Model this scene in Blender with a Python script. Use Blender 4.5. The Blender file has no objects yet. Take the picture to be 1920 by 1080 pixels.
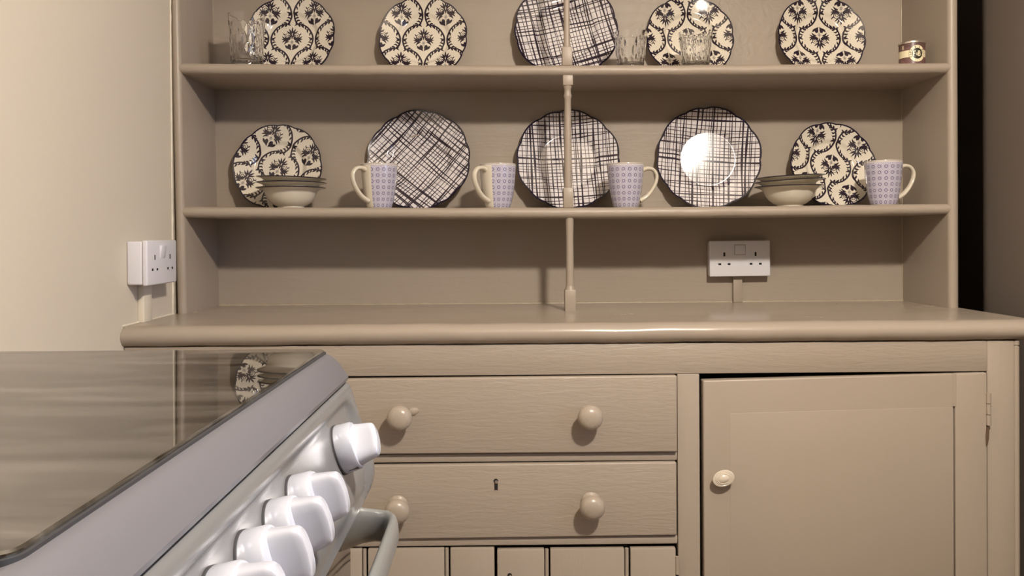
import bpy, bmesh, math, random
import numpy as np
from mathutils import Vector, Matrix, noise

random.seed(7)
sc = bpy.context.scene
C = sc.collection
PI = math.pi

# ------------------------------------------------------------------ camera
cam_d = bpy.data.cameras.new('camera')
cam_d.sensor_width = 36.0
cam_d.lens = 30.0
cam_d.shift_x = (960 - 957.2) / 1920
cam_d.shift_y = (449.9 - 540) / 1920
cam_d.clip_start = 0.02
cam = bpy.data.objects.new('camera', cam_d)
C.objects.link(cam)
YAW, PITCH, ROLL = .0105, .0057, -.0063
fw = Vector((math.sin(YAW) * math.cos(PITCH), math.cos(YAW) * math.cos(PITCH), -math.sin(PITCH)))
rt = Vector((math.cos(YAW), -math.sin(YAW), 0))
up = rt.cross(fw)
r2 = math.cos(ROLL) * rt + math.sin(ROLL) * up
u2 = -math.sin(ROLL) * rt + math.cos(ROLL) * up
m = Matrix((r2, u2, -fw)).transposed().to_4x4()
m.translation = Vector((0, 0, 1.0))
cam.matrix_world = m
sc.camera = cam

# ------------------------------------------------------------------ world, lamps, exposure
sc.view_settings.view_transform = 'Standard'
sc.view_settings.look = 'None'
sc.view_settings.gamma = 1.0
sc.view_settings.use_curve_mapping = False
sc.view_settings.exposure = 0.15

wd = bpy.data.worlds.new('sky')
wd.use_nodes = True
bg = wd.node_tree.nodes['Background']
bg.inputs[0].default_value = (.50, .66, 1.0, 1)
bg.inputs[1].default_value = 5.2
sc.world = wd


def lamp(name, kind, loc, power, col, **kw):
    d = bpy.data.lights.new(name, kind)
    d.energy = power
    d.color = col
    for k, v in kw.items():
        setattr(d, k, v)
    o = bpy.data.objects.new(name, d)
    o.location = loc
    C.objects.link(o)
    return o


lamp('ceiling_lamp_light', 'POINT', (.53, .29, 1.93), 69, (1.0, .86, .70), shadow_soft_size=.062)
dn = lamp('added_down_fill', 'AREA', (.53, .29, 1.93), 24, (1.0, .95, .88), shape='DISK', size=.13)  # added disc emitter at the lamp, brightens the lower fronts
pt = lamp('window_portal', 'AREA', (2.39, -.25, 1.45), 1, (1, 1, 1), shape='RECTANGLE', size=1.3, size_y=1.5)
pt.rotation_euler = (0, math.radians(90), 0)
pt.data.cycles.is_portal = True

# ------------------------------------------------------------------ helpers
base = {}


def root(name, loc, label, cat, group=None):
    o = bpy.data.objects.new(name, None)
    C.objects.link(o)
    o.empty_display_size = .05
    o.location = loc
    o['label'] = label
    o['category'] = cat
    if group:
        o['group'] = group
    base[o.name] = Vector(loc)
    return o


def finish(bm, name, mats, sharp=35):
    bmesh.ops.recalc_face_normals(bm, faces=bm.faces)
    me = bpy.data.meshes.new(name)
    bm.to_mesh(me)
    bm.free()
    if not isinstance(mats, (list, tuple)):
        mats = [mats]
    for q in mats:
        me.materials.append(q)
    me.polygons.foreach_set('use_smooth', [True] * len(me.polygons))
    me.set_sharp_from_angle(angle=math.radians(sharp))
    return me


def part(name, bm, mats, parent, sharp=35, label=None):
    """bm is in world coordinates"""
    b = base[parent.name] if parent else Vector((0, 0, 0))
    bmesh.ops.translate(bm, verts=bm.verts, vec=-b)
    o = bpy.data.objects.new(name, finish(bm, name, mats, sharp))
    C.objects.link(o)
    if parent:
        o.parent = parent
    base[o.name] = b
    if label:
        o['label'] = label
    return o


def place(name, me, parent, at, rot=(0, 0, 0)):
    """a mesh about its own origin, put at a world point"""
    o = bpy.data.objects.new(name, me)
    C.objects.link(o)
    b = base[parent.name] if parent else Vector((0, 0, 0))
    o.parent = parent
    o.location = Vector(at) - b
    o.rotation_euler = rot
    base[o.name] = Vector(at)
    return o


def structure(name, bm, mat, sharp=35):
    o = part(name, bm, mat, None, sharp)
    o['kind'] = 'structure'
    return o


def box(bm, x0, x1, y0, y1, z0, z1, bev=0.0, seg=2):
    r = bmesh.ops.create_cube(bm, size=1)
    vs = r['verts']
    for v in vs:
        v.co = Vector(((x0 + x1) / 2 + v.co.x * (x1 - x0), (y0 + y1) / 2 + v.co.y * (y1 - y0), (z0 + z1) / 2 + v.co.z * (z1 - z0)))
    if bev > 0:
        es = list({e for v in vs for e in v.link_edges})
        bmesh.ops.bevel(bm, geom=es, offset=bev, segments=seg, profile=.5, affect='EDGES')
    return bm


def nb():
    return bmesh.new()


def loft(bm, rings, closed=True, cap=True):
    vr = [[bm.verts.new(p) for p in ring] for ring in rings]
    n = len(rings[0])
    for a, b in zip(vr, vr[1:]):
        for i in range(n if closed else n - 1):
            j = (i + 1) % n
            bm.faces.new((a[i], a[j], b[j], b[i]))
    if cap and closed:
        bm.faces.new(vr[0][::-1])
        bm.faces.new(vr[-1])
    return vr


def lathe(bm, prof, n=32, M=Matrix.Identity(4), f=None):
    """prof [(r, z)]; r = 0 ends become poles"""
    rows = []
    for r, z in prof:
        if r < 1e-6:
            rows.append([bm.verts.new(M @ Vector((0, 0, z)))])
        else:
            rows.append([bm.verts.new(M @ Vector((r * (f(2 * PI * i / n) if f else 1) * math.cos(2 * PI * i / n),
                                                  r * (f(2 * PI * i / n) if f else 1) * math.sin(2 * PI * i / n), z))) for i in range(n)])
    fs = []
    for a, b in zip(rows, rows[1:]):
        for i in range(n):
            j = (i + 1) % n
            if len(a) == 1 and len(b) == 1:
                continue
            if len(a) == 1:
                fs.append(bm.faces.new((a[0], b[j], b[i])))
            elif len(b) == 1:
                fs.append(bm.faces.new((a[i], a[j], b[0])))
            else:
                fs.append(bm.faces.new((a[i], a[j], b[j], b[i])))
    return fs


def tube(bm, pts, ra, rb, n=12, upv=Vector((0, 0, 1)), widths=None):
    """swept ellipse: ra across (sideways), rb along upv-ish"""
    pts = [Vector(p) for p in pts]
    rings = []
    for i, p in enumerate(pts):
        t = (pts[min(i + 1, len(pts) - 1)] - pts[max(i - 1, 0)]).normalized()
        s = t.cross(upv).normalized()
        u = s.cross(t).normalized()
        w = widths[i] if widths else 1
        rings.append([p + s * ra * w * math.cos(2 * PI * k / n) + u * rb * w * math.sin(2 * PI * k / n) for k in range(n)])
    loft(bm, rings)


def wob(p, s=6.0, a=.0006):
    return noise.noise(Vector(p) * s) * a


# ------------------------------------------------------------------ materials
def mat(name, col, rough=.5, metal=0.0, spec=.5, **kw):
    mt = bpy.data.materials.new(name)
    mt.use_nodes = True
    b = mt.node_tree.nodes['Principled BSDF']
    b.inputs['Base Color'].default_value = (*col, 1)
    b.inputs['Roughness'].default_value = rough
    b.inputs['Metallic'].default_value = metal
    b.inputs['Specular IOR Level'].default_value = spec
    for k, v in kw.items():
        b.inputs[k].default_value = v
    return mt


def node(mt, t, **kw):
    n = mt.node_tree.nodes.new(t)
    for k, v in kw.items():
        if k.startswith('i_'):
            n.inputs[k[2:].replace('_', ' ')].default_value = v
        else:
            setattr(n, k, v)
    return n


def paint(name, col, rough, stretch, bump=.35, dist=.0012, var=.06, lump=0.0, lump_scale=9.0, spec=.45, fine=1.0):
    """old gloss paint over wood: brushed grain relief, soft lumps, slight tone drift"""
    mt = mat(name, col, rough, spec=spec)
    L = mt.node_tree.links.new
    b = mt.node_tree.nodes['Principled BSDF']
    tc = node(mt, 'ShaderNodeTexCoord')
    mp = node(mt, 'ShaderNodeMapping')
    mp.inputs['Scale'].default_value = stretch
    L(tc.outputs['Object'], mp.inputs[0])
    n1 = node(mt, 'ShaderNodeTexNoise', i_Scale=1.0, i_Detail=5.0, i_Roughness=.62, i_Distortion=.6)
    L(mp.outputs[0], n1.inputs['Vector'])
    n2 = node(mt, 'ShaderNodeTexNoise', i_Scale=lump_scale, i_Detail=3.0, i_Roughness=.55, i_Distortion=.8)
    L(tc.outputs['Object'], n2.inputs['Vector'])
    n3 = node(mt, 'ShaderNodeTexNoise', i_Scale=2.2, i_Detail=2.0)
    L(tc.outputs['Object'], n3.inputs['Vector'])
    add = node(mt, 'ShaderNodeMath', operation='MULTIPLY_ADD')
    L(n2.outputs[0], add.inputs[0])
    add.inputs[1].default_value = lump
    L(n1.outputs[0], add.inputs[2])
    bp = node(mt, 'ShaderNodeBump', i_Strength=bump, i_Distance=dist)
    L(add.outputs[0], bp.inputs['Height'])
    L(bp.outputs[0], b.inputs['Normal'])
    hs = node(mt, 'ShaderNodeMixRGB')
    hs.inputs[1].default_value = (*[c * (1 - var) for c in col], 1)
    hs.inputs[2].default_value = (*[c * (1 + var) for c in col], 1)
    L(n3.outputs[0], hs.inputs[0])
    L(hs.outputs[0], b.inputs['Base Color'])
    mr = node(mt, 'ShaderNodeMapRange')
    mr.inputs['To Min'].default_value = rough - .08
    mr.inputs['To Max'].default_value = rough + .10
    L(n1.outputs[0], mr.inputs[0])
    L(mr.outputs[0], b.inputs['Roughness'])
    return mt


TAUPE = (.325, .272, .220)
M_h = paint('taupe_paint_along', TAUPE, .40, (20, 20, 130), bump=.85)
M_v = paint('taupe_paint_upright', TAUPE, .40, (110, 60, 6), bump=.35)
M_back = paint('taupe_paint_back_panel', TAUPE, .46, (7, 7, 60), bump=.55, lump=.9, lump_scale=16)
nt_ = M_back.node_tree
tc_ = node(M_back, 'ShaderNodeTexCoord')
vd = node(M_back, 'ShaderNodeVectorMath', operation='DISTANCE')
vd.inputs[1].default_value = (.30, .2166, 1.54)
nt_.links.new(tc_.outputs['Object'], vd.inputs[0])
mk = node(M_back, 'ShaderNodeMapRange')
mk.inputs['From Min'].default_value = .16
mk.inputs['From Max'].default_value = .38
mk.inputs['To Min'].default_value = 2.2
mk.inputs['To Max'].default_value = 0.0
nt_.links.new(vd.outputs['Value'], mk.inputs[0])
nl = node(M_back, 'ShaderNodeTexNoise', i_Scale=34.0, i_Detail=3.0, i_Distortion=1.5)
nt_.links.new(tc_.outputs['Object'], nl.inputs['Vector'])
bp_ = next(n for n in nt_.nodes if n.type == 'BUMP')
old = bp_.inputs['Height'].links[0].from_socket
ma_ = node(M_back, 'ShaderNodeMath', operation='MULTIPLY_ADD')
nt_.links.new(nl.outputs[0], ma_.inputs[0])
nt_.links.new(mk.outputs[0], ma_.inputs[1])
nt_.links.new(old, ma_.inputs[2])
nt_.links.new(ma_.outputs[0], bp_.inputs['Height'])
M_top = paint('taupe_paint_worktop', TAUPE, .23, (5, 9, 30), bump=.06, lump=1.2, lump_scale=7)
M_door = paint('taupe_paint_door', TAUPE, .42, (14, 14, 14), bump=.28, lump=1.2, lump_scale=12, var=.05)
M_knobp = paint('taupe_paint_knob', (.34, .285, .23), .28, (30, 30, 30), bump=.06, var=.03)
M_caulk = paint('paint_bead', (.36, .30, .22), .35, (60, 60, 60), bump=.6, dist=.002)
M_void = mat('keyhole_black', (.008, .006, .005), .8)
M_chip = paint('bare_wood', (.10, .06, .035), .7, (60, 60, 30), bump=.8)
M_wall = paint('cream_wall_paint', (.585, .525, .435), .55, (3, 3, 3), bump=.22, dist=.002, var=.03, lump=1.0, lump_scale=14, spec=.3)
M_dark = paint('dark_wall_paint', (.165, .136, .115), .6, (4, 4, 4), bump=.12, var=.12)
M_ceil = mat('ceiling_white', (.62, .58, .52), .7)
M_floor = paint('floor_boards', (.22, .15, .09), .45, (3, 60, 3), bump=.3, var=.2)
M_white = mat('white_plastic', (.66, .65, .69), .32, spec=.5)
M_trunkw = paint('painted_trunking', (.68, .62, .51), .4, (20, 20, 20), bump=.1, var=.02)
M_cream = mat('cream_glaze', (.60, .55, .455), .10, spec=.55)
M_ink = mat('navy_glaze', (.025, .02, .035), .12, spec=.5)
M_steel = mat('grey_enamel', (.128, .123, .134), .34, metal=.2)
M_fascia = mat('silver_fascia', (.225, .223, .226), .27, metal=.5)
M_knob = mat('pearl_knob', (.46, .475, .54), .26, metal=.30)
M_seal = mat('dark_gasket', (.03, .03, .033), .5)
M_handle = mat('grey_handle', (.27, .275, .27), .28, metal=.5)
M_oven = mat('oven_glass', (.035, .028, .022), .06, spec=.7)
M_strip = mat('pale_glass_edge', (.42, .44, .43), .2)
M_mark = mat('print_black', (.03, .03, .035), .5)
M_tinmetal = mat('tin_metal', (.62, .56, .50), .25, metal=.9)

M_glass = mat('clear_glass', (1, 1, 1), 0.0)
gb = M_glass.node_tree.nodes['Principled BSDF']
gb.inputs['Transmission Weight'].default_value = 1.0
gb.inputs['IOR'].default_value = 1.47
M_pane = mat('window_glass', (1, 1, 1), 0.0)
pb = M_pane.node_tree.nodes['Principled BSDF']
pb.inputs['Transmission Weight'].default_value = 1.0
pb.inputs['IOR'].default_value = 1.02

# black ceramic hob glass with wiped smears
M_hob = mat('black_hob_glass', (.022, .018, .014), .03, spec=.5)
hb = M_hob.node_tree.nodes['Principled BSDF']
hb.inputs['IOR'].default_value = 2.3
L = M_hob.node_tree.links.new
tc = node(M_hob, 'ShaderNodeTexCoord')
mp = node(M_hob, 'ShaderNodeMapping')
mp.inputs['Scale'].default_value = (5, 22, 5)
mp.inputs['Rotation'].default_value = (0, 0, .35)
L(tc.outputs['Object'], mp.inputs[0])
nz = node(M_hob, 'ShaderNodeTexNoise', i_Scale=1.0, i_Detail=4.0, i_Distortion=1.2)
L(mp.outputs[0], nz.inputs['Vector'])
rp = node(M_hob, 'ShaderNodeMapRange')
rp.inputs['From Min'].default_value = .45
rp.inputs['From Max'].default_value = .75
rp.inputs['To Min'].default_value = .004
rp.inputs['To Max'].default_value = .035
L(nz.outputs[0], rp.inputs[0])
L(rp.outputs[0], hb.inputs['Roughness'])
cr = node(M_hob, 'ShaderNodeMixRGB')
cr.inputs[1].default_value = (.010, .008, .006, 1)
cr.inputs[2].default_value = (.078, .070, .060, 1)
cm = node(M_hob, 'ShaderNodeMapRange')
cm.inputs['From Min'].default_value = .42
cm.inputs['From Max'].default_value = .70
L(nz.outputs[0], cm.inputs[0])
L(cm.outputs[0], cr.inputs[0])
L(cr.outputs[0], hb.inputs['Base Color'])

# ------------------------------------------------------------------ printed patterns, computed here
class Canvas:
    def __init__(s, w, h, col):
        s.w, s.h = w, h
        s.a = np.empty((h, w, 3), np.float32)
        s.a[:] = col

    def dab(s, x0, y0, x1, y1, r0, r1, col, op=1.0):
        R = max(r0, r1) + 1.5
        i0, i1 = max(0, int(min(x0, x1) - R)), min(s.w, int(max(x0, x1) + R) + 2)
        j0, j1 = max(0, int(min(y0, y1) - R)), min(s.h, int(max(y0, y1) + R) + 2)
        if i1 <= i0 or j1 <= j0:
            return
        X, Y = np.meshgrid(np.arange(i0, i1), np.arange(j0, j1))
        dx, dy = x1 - x0, y1 - y0
        t = np.clip(((X - x0) * dx + (Y - y0) * dy) / max(dx * dx + dy * dy, 1e-9), 0, 1)
        d = np.hypot(X - x0 - t * dx, Y - y0 - t * dy) - (r0 + (r1 - r0) * t)
        k = (np.clip(.5 - d, 0, 1) * op)[..., None]
        s.a[j0:j1, i0:i1] = s.a[j0:j1, i0:i1] * (1 - k) + np.asarray(col, np.float32) * k

    def stroke(s, pts, ws, col, op=1.0):
        for (a, b, wa, wb) in zip(pts, pts[1:], ws, ws[1:]):
            s.dab(a[0], a[1], b[0], b[1], wa, wb, col, op)

    def image(s, name):
        im = bpy.data.images.new(name, s.w, s.h, alpha=False, float_buffer=False)
        px = np.ones((s.h, s.w, 4), np.float32)
        px[..., :3] = np.clip(s.a, 0, 1)
        im.pixels.foreach_set(px.ravel())
        im.update()
        im.pack()
        return im


def curve(ps, n=8):
    """Catmull-Rom through ps"""
    ps = [np.array(p, float) for p in ps]
    q = [2 * ps[0] - ps[1]] + ps + [2 * ps[-1] - ps[-2]]
    out = []
    for i in range(1, len(q) - 2):
        for k in range(n):
            t = k / n
            out.append(.5 * ((2 * q[i]) + (q[i + 1] - q[i - 1]) * t + (2 * q[i - 1] - 5 * q[i] + 4 * q[i + 1] - q[i + 2]) * t * t
                             + (3 * q[i] - q[i - 1] - 3 * q[i + 1] + q[i + 2]) * t ** 3))
    out.append(ps[-1])
    return out


def lobes(t):
    """scalloped plate outline, six large and six small lobes"""
    u = (t / (2 * PI) * 6) % 1.0
    if u < .62:
        k = abs(math.cos(PI * (u / .62 - .5)))
        return 1 - .036 * (1 - k ** .75)
    k = abs(math.cos(PI * ((u - .62) / .38 - .5)))
    return 1 - .036 + .022 * k ** .75


INK = np.array((.17, .135, .175))
CREAM = np.array((.835, .805, .745))
WHITE = np.array((.835, .815, .825))
N = 1024
HALF = N / 2 / 1.03          # pixels per plate radius


def rim_ring(cv, width):
    Y, X = np.mgrid[0:N, 0:N]
    x, y = (X - N / 2) / HALF, (Y - N / 2) / HALF
    th = np.arctan2(y, x) % (2 * PI)
    tab = np.array([lobes(2 * PI * i / 720) for i in range(721)])
    f = np.interp(th, np.linspace(0, 2 * PI, 721), tab)
    k = np.clip((np.hypot(x, y) / f - (1 - width)) * HALF / 2, 0, 1)[..., None]
    cv.a = cv.a * (1 - k) + np.array((.10, .08, .16)) * k


def damask():
    cv = Canvas(N, N, CREAM)
    MS = [1.0, 1.0]

    def motif(cx, cy):
        def P(x, y):
            return (N / 2 + (cx + x * MS[0]) * HALF, N / 2 + (cy + y * MS[0]) * HALF)

        def leaf(pts, w, col=INK):
            c = curve([P(*p) for p in pts], 5)
            n = len(c) - 1
            cv.stroke(c, [max(.6, w * MS[1] * HALF * math.sin(PI * (.12 + .88 * i / n)) ** .8) for i in range(n + 1)], col)
        # palmette on top
        MS[:] = 1.18, 1.32
        for a, ln in ((0, .20), (22, .17), (-22, .17), (45, .15), (-45, .15), (70, .13), (-70, .13)):
            s, c = math.sin(math.radians(a)), math.cos(math.radians(a))
            leaf([(.02 * s, .055), (s * ln * .5, .055 + c * ln * .5), (s * ln * 1.02, .055 + c * ln * .93)], .015)
        for sg in (-1, 1):
            # curled flowers
            x, y = P(sg * .082, .045)
            cv.dab(x, y, x, y, .072 * HALF, .072 * HALF, INK)
            leaf([(sg * .04, .07), (sg * .075, .092), (sg * .12, .06), (sg * .105, .015)], .010, CREAM)
            leaf([(sg * .05, .04), (sg * .08, .058), (sg * .092, .035), (sg * .07, .02)], .008, CREAM)
            for (q, w) in (([(.10, 0), (.15, .005), (.192, .05)], .013), ([(.08, -.02), (.15, -.02), (.20, -.012)], .012),
                           ([(.07, -.04), (.14, -.045), (.185, -.085)], .013), ([(.06, -.06), (.115, -.08), (.145, -.125)], .013),
                           ([(.03, 0), (.09, -.035), (.12, -.07)], .016), ([(.13, .07), (.155, .085), (.165, .11)], .010)):
                leaf([(sg * a, b) for a, b in q], w)
            # cup of broad leaves below
            for (q, w) in (([(.01, -.225), (.05, -.17), (.055, -.11)], .026), ([(.02, -.215), (.09, -.175), (.125, -.135)], .020),
                           ([(.012, -.20), (.035, -.15), (.03, -.12)], .018)):
                leaf([(sg * a, b) for a, b in q], w)
        leaf([(0, .0), (0, .06), (0, .13)], .016, INK)
        leaf([(0, .06), (0, .09), (0, .12)], .007, CREAM)
        # diamond
        for r, col in ((.062, INK), (.048, CREAM), (.026, INK), (.010, CREAM)):
            for k in range(14):
                t = -1 + 2 * k / 13
                hw = (1 - abs(t)) * r * .72 * HALF
                x, y = P(0, -.075 + t * r)
                cv.dab(x - hw, y, x + hw, y, .9, .9, col)
        leaf([(0, -.235), (0, -.19), (0, -.15)], .012, CREAM)
        # two C-scrolls around the cell
        MS[:] = 1.0, 1.35
        for sg in (-1, 1):
            sp = [(.10, .345), (.22, .335), (.345, .255), (.435, .12), (.465, 0), (.448, -.13), (.395, -.225), (.30, -.275)]
            c = curve([P(sg * a, b) for a, b in sp], 8)
            n = len(c) - 1
            cv.stroke(c, [HALF * (.006 + .0135 * math.sin(PI * i / n) ** .7) for i in range(n + 1)], INK)
            for (q, w) in (([(.10, .345), (.075, .375), (.06, .42)], .012), ([(.11, .345), (.075, .335), (.045, .31)], .012),
                           ([(.13, .345), (.15, .31), (.17, .285)], .014), ([(.22, .335), (.225, .295), (.26, .25)], .014),
                           ([(.30, .29), (.29, .25), (.315, .205)], .013), ([(.36, .24), (.335, .195), (.345, .13)], .014),
                           ([(.42, .16), (.395, .11), (.39, .06)], .012),
                           ([(.465, .0), (.42, .0), (.365, .03)], .015), ([(.462, -.02), (.415, -.03), (.39, -.06)], .013),
                           ([(.45, -.12), (.40, -.085), (.36, -.09)], .013), ([(.42, -.19), (.375, -.15), (.33, -.165)], .013),
                           ([(.37, -.245), (.32, -.21), (.285, -.235)], .015), ([(.30, -.275), (.27, -.30), (.235, -.285)], .013),
                           ([(.30, -.275), (.275, -.255), (.25, -.225)], .012)):
                leaf([(sg * a, b) for a, b in q], w)
    for row in range(-2, 3):
        for k in range(-2, 3):
            cx = k * .99 + (.495 if row % 2 else 0)
            if abs(cx) < 1.6:
                motif(cx, row * .595)
    rim_ring(cv, .030)
    return cv.image('damask_print')


def check(seed):
    rg = random.Random(seed)
    cv = Canvas(N, N, WHITE)
    for d in (0, 1):
        x = -1.12
        while x < 1.12:
            w = rg.choice((.0055, .006, .007, .007, .008, .009, .011, .017))
            tilt, ph, am = rg.uniform(-.035, .035), rg.uniform(0, 6), rg.uniform(.003, .012)
            pts, ws = [], []
            for k in range(25):
                t = -1.15 + 2.3 * k / 24
                q = x + tilt * t + am * math.sin(ph + t * 3.1)
                p = (q, t) if d == 0 else (t, q)
                pts.append((N / 2 + p[0] * HALF, N / 2 + p[1] * HALF))
                ws.append(w * HALF * (1 + .25 * math.sin(ph * 3 + t * 7)))
            cv.stroke(pts, ws, INK, .93)
            x += rg.choice((.022, .038, .05, .058, .066, .072, .082)) + w
    rim_ring(cv, .030)
    return cv.image('woven_check_print')


def mug_print():
    W, H = 1152, 480
    cv = Canvas(W, H, CREAM * .985)
    tile = 64
    lil, blu, wht = np.array((.70, .69, .755)), np.array((.25, .23, .39)), np.array((.88, .86, .88))
    tv = Canvas(tile, tile, lil)
    c = tile / 2
    for k in range(4):       # white star at the tile corners
        a = k % 2 * tile, k // 2 * tile
        tv.dab(*a, *a, 13, 13, wht)
    for k in range(24):      # dotted outer ring
        a = 2 * PI * k / 24
        x, y = c + 25 * math.cos(a), c + 25 * math.sin(a)
        tv.dab(x, y, x, y, 2.3, 2.3, blu * 1.25 if k % 2 else wht)
    tv.dab(c, c, c, c, 17, 17, blu)
    tv.dab(c, c, c, c, 10.5, 10.5, wht)
    tv.dab(c, c, c, c, 5, 5, blu * 1.3)
    for sx in (-1, 1):
        for sy in (-1, 1):
            tv.dab(c + sx * 22, c + sy * 22, c + sx * 29, c + sy * 29, 2.2, 2.2, blu * 1.2)
    full = np.tile(tv.a, (H // tile + 1, W // tile + 1, 1))[:H, :W]
    x0, x1 = int(W * 28 / 360), int(W * 332 / 360)   # bare strip round the handle
    y0, y1 = int(H * .02), int(H * .965)
    cv.a[y0:y1, x0:x1] = full[y0:y1, x0:x1]
    cv.a[H - 8:] = np.array((.55, .53, .62))
    return cv.image('mug_print')


GLYPH = {'F': [[(0, 0), (0, 1)], [(0, 1), (.6, 1)], [(0, .52), (.45, .52)]],
         'A': [[(0, 0), (.35, 1), (.7, 0)], [(.14, .38), (.56, .38)]],
         'R': [[(0, 0), (0, 1), (.45, 1), (.58, .78), (.45, .54), (0, .54)], [(.3, .54), (.62, 0)]],
         'O': [[(.35 + .35 * math.cos(2 * PI * k / 14), .5 + .5 * math.sin(2 * PI * k / 14)) for k in range(15)]],
         'W': [[(0, 1), (.22, 0), (.42, .8), (.62, 0), (.84, 1)]],
         'B': [[(0, 0), (0, 1), (.42, 1), (.56, .78), (.42, .54), (0, .54)], [(.42, .54), (.62, .28), (.45, 0), (0, 0)]],
         'L': [[(0, 1), (0, 0), (.5, 0)]],
         '&': [[(.62, .0), (.15, .72), (.3, 1), (.45, .76), (.08, .25), (.25, 0), (.6, .42)]], ' ': []}


def tin_print():
    W, H = 1024, 288
    mar, crm, dk = np.array((.42, .30, .29)), np.array((.90, .86, .72)), np.array((.17, .16, .12))
    cv = Canvas(W, H, mar)
    cv.a[H - 60:] = np.array((.36, .26, .24))
    cv.a[int(H * .36):int(H * .66)] = crm
    cx, cy, R = W * .5, H * .50, H * .36
    cv.dab(cx, cy, cx, cy, R + 4, R + 4, mar * .8)
    cv.dab(cx, cy, cx, cy, R, R, crm)
    cv.dab(cx, cy, cx, cy, R * .66, R * .66, dk)
    def write(ch, place_f, w, col):
        for st in GLYPH[ch]:
            p = [place_f(*q) for q in st]
            cv.stroke(p, [w] * len(p), col)
    ring = 'FARROW & BALL'
    for k, ch in enumerate(ring):
        a = math.radians(205 - k * 230 / (len(ring) - 1) + 0)
        def f(gx, gy, a=a):
            rr = R * (.72 + .20 * gy)
            aa = a - (gx - .35) * .20
            return (cx + rr * math.cos(aa), cy + rr * math.sin(aa))
        write(ch, f, 1.8, dk)
    for k in (-1, 0, 1):
        a = math.radians(270 + k * 16)
        x, y = cx + R * .82 * math.cos(a), cy + R * .82 * math.sin(a)
        cv.dab(x, y, x, y, 4, 4, dk)
    h = R * .56
    for ch, gx0, s, w in (('F', -.47, 1.0, 6.0), ('&', -.13, .50, 3.2), ('B', .12, 1.0, 6.0)):
        write(ch, lambda gx, gy, gx0=gx0, s=s: (cx + R * gx0 + gx * h * .72 * s, cy - h * .5 + gy * h * s + (h * .12 if s < 1 else 0)), w, crm)
    # small barcode-like block and lines of print on the side of the label
    for k in range(3):
        cv.dab(W * .5 - 195 + k * 9, H * .72, W * .5 - 195 + k * 9, H * .88, 2.4, 2.4, crm)
    for k in range(3):
        cv.dab(W * .5 - 215, H * .12 + k * 15, W * .5 - 150 - k * 12, H * .12 + k * 15, 2.2, 2.2, mar * 1.45)
    return cv.image('paint_tin_label')


def glaze(name, im, rough=.10):
    mt = mat(name, (1, 1, 1), rough, spec=.55)
    t = node(mt, 'ShaderNodeTexImage', image=im)
    uv = node(mt, 'ShaderNodeUVMap', uv_map='UVMap')
    mt.node_tree.links.new(uv.outputs[0], t.inputs[0])
    mt.node_tree.links.new(t.outputs[0], mt.node_tree.nodes['Principled BSDF'].inputs['Base Color'])
    return mt


M_damask = glaze('damask_glaze', damask())
M_checkA = glaze('woven_check_glaze', check(3))
M_checkB = glaze('woven_check_glaze_loose', check(11))
M_mug = glaze('mug_glaze', mug_print(), .12)
M_label = glaze('paint_tin_label', tin_print(), .35)

# ------------------------------------------------------------------ the room
WX = -.7095       # left wall plane
bm = nb(); box(bm, -.9, 2.6, -2.2, 2.9, -.1, 0)
structure('floor', bm, M_floor)
bm = nb(); box(bm, -.9, 2.6, -2.2, 2.9, 2.4, 2.5)
structure('ceiling', bm, M_ceil)
bm = nb(); box(bm, WX - .12, WX, -2.2, 2.3, 0, 2.4)
structure('wall_left', bm, M_wall)
bm = nb()
box(bm, WX, 1.0, 2.10, 2.75, 0, 2.4)
box(bm, WX, 1.30, 2.75, 2.9, 0, 2.4)  # invented deep recess, keeps the gap beside the dresser black
box(bm, 1.30, 2.6, 2.10, 2.3, 0, 2.4)
structure('wall_back', bm, M_dark)
bm = nb()
pr = [(1.30, .95), (1.30, 2.75), (1.24, 2.75), (1.24, 1.945)]  # rounded end and return shaped to shut light out of that gap
pr += [(1.150 - .080 * math.sin(math.radians(a)), 1.865 + .080 * math.cos(math.radians(a))) for a in range(0, 91, 10)]
pr += [(1.070, .962), (1.082, .95)]
loft(bm, [[Vector((x, y, 0)) for x, y in pr], [Vector((x, y, 2.4)) for x, y in pr]])
structure('wall_right', bm, M_dark)
bm = nb(); box(bm, WX, 2.4, -2.2, -2.0, 0, 2.4)
structure('wall_front', bm, M_dark)  # dark colour chosen to cut bounce light into the shelves
wy0, wy1, wz0, wz1 = -1.0, .5, .8, 2.1
bm = nb()
box(bm, 2.4, 2.6, -2.2, wy0, 0, 2.4)
box(bm, 2.4, 2.6, wy1, 2.10, 0, 2.4)
box(bm, 2.4, 2.6, wy0, wy1, 0, wz0)
box(bm, 2.4, 2.6, wy0, wy1, wz1, 2.4)
structure('wall_side', bm, M_wall)
bm = nb()
for (a, b, c, d) in ((wy0, wy0 + .06, wz0, wz1), (wy1 - .06, wy1, wz0, wz1), (wy0 + .06, wy1 - .06, wz0, wz0 + .06), (wy0 + .06, wy1 - .06, wz1 - .06, wz1),
                     ((wy0 + wy1) / 2 - .03, (wy0 + wy1) / 2 + .03, wz0 + .06, wz1 - .06)):
    box(bm, 2.47, 2.53, a, b, c, d, .004)
wo = structure('window_1', bm, M_white)
bm = nb(); box(bm, 2.499, 2.503, wy0 + .05, wy1 - .05, wz0 + .05, wz1 - .05)
part('pane', bm, M_pane, wo)

# ------------------------------------------------------------------ the dresser
YF, YB = 1.85, 2.0666          # shelf front, back panel face
XL, XR = -.6868, .9754         # inner faces of the sides
XLo, XRo = -.7083, .9983
ZC = .834                      # worktop
YC = 1.605                     # face of the base
D = root('dresser', (.147, 1.85, 0), 'tall taupe painted dresser with two plate shelves, drawers and cupboard doors against the wall', 'dresser')


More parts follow.
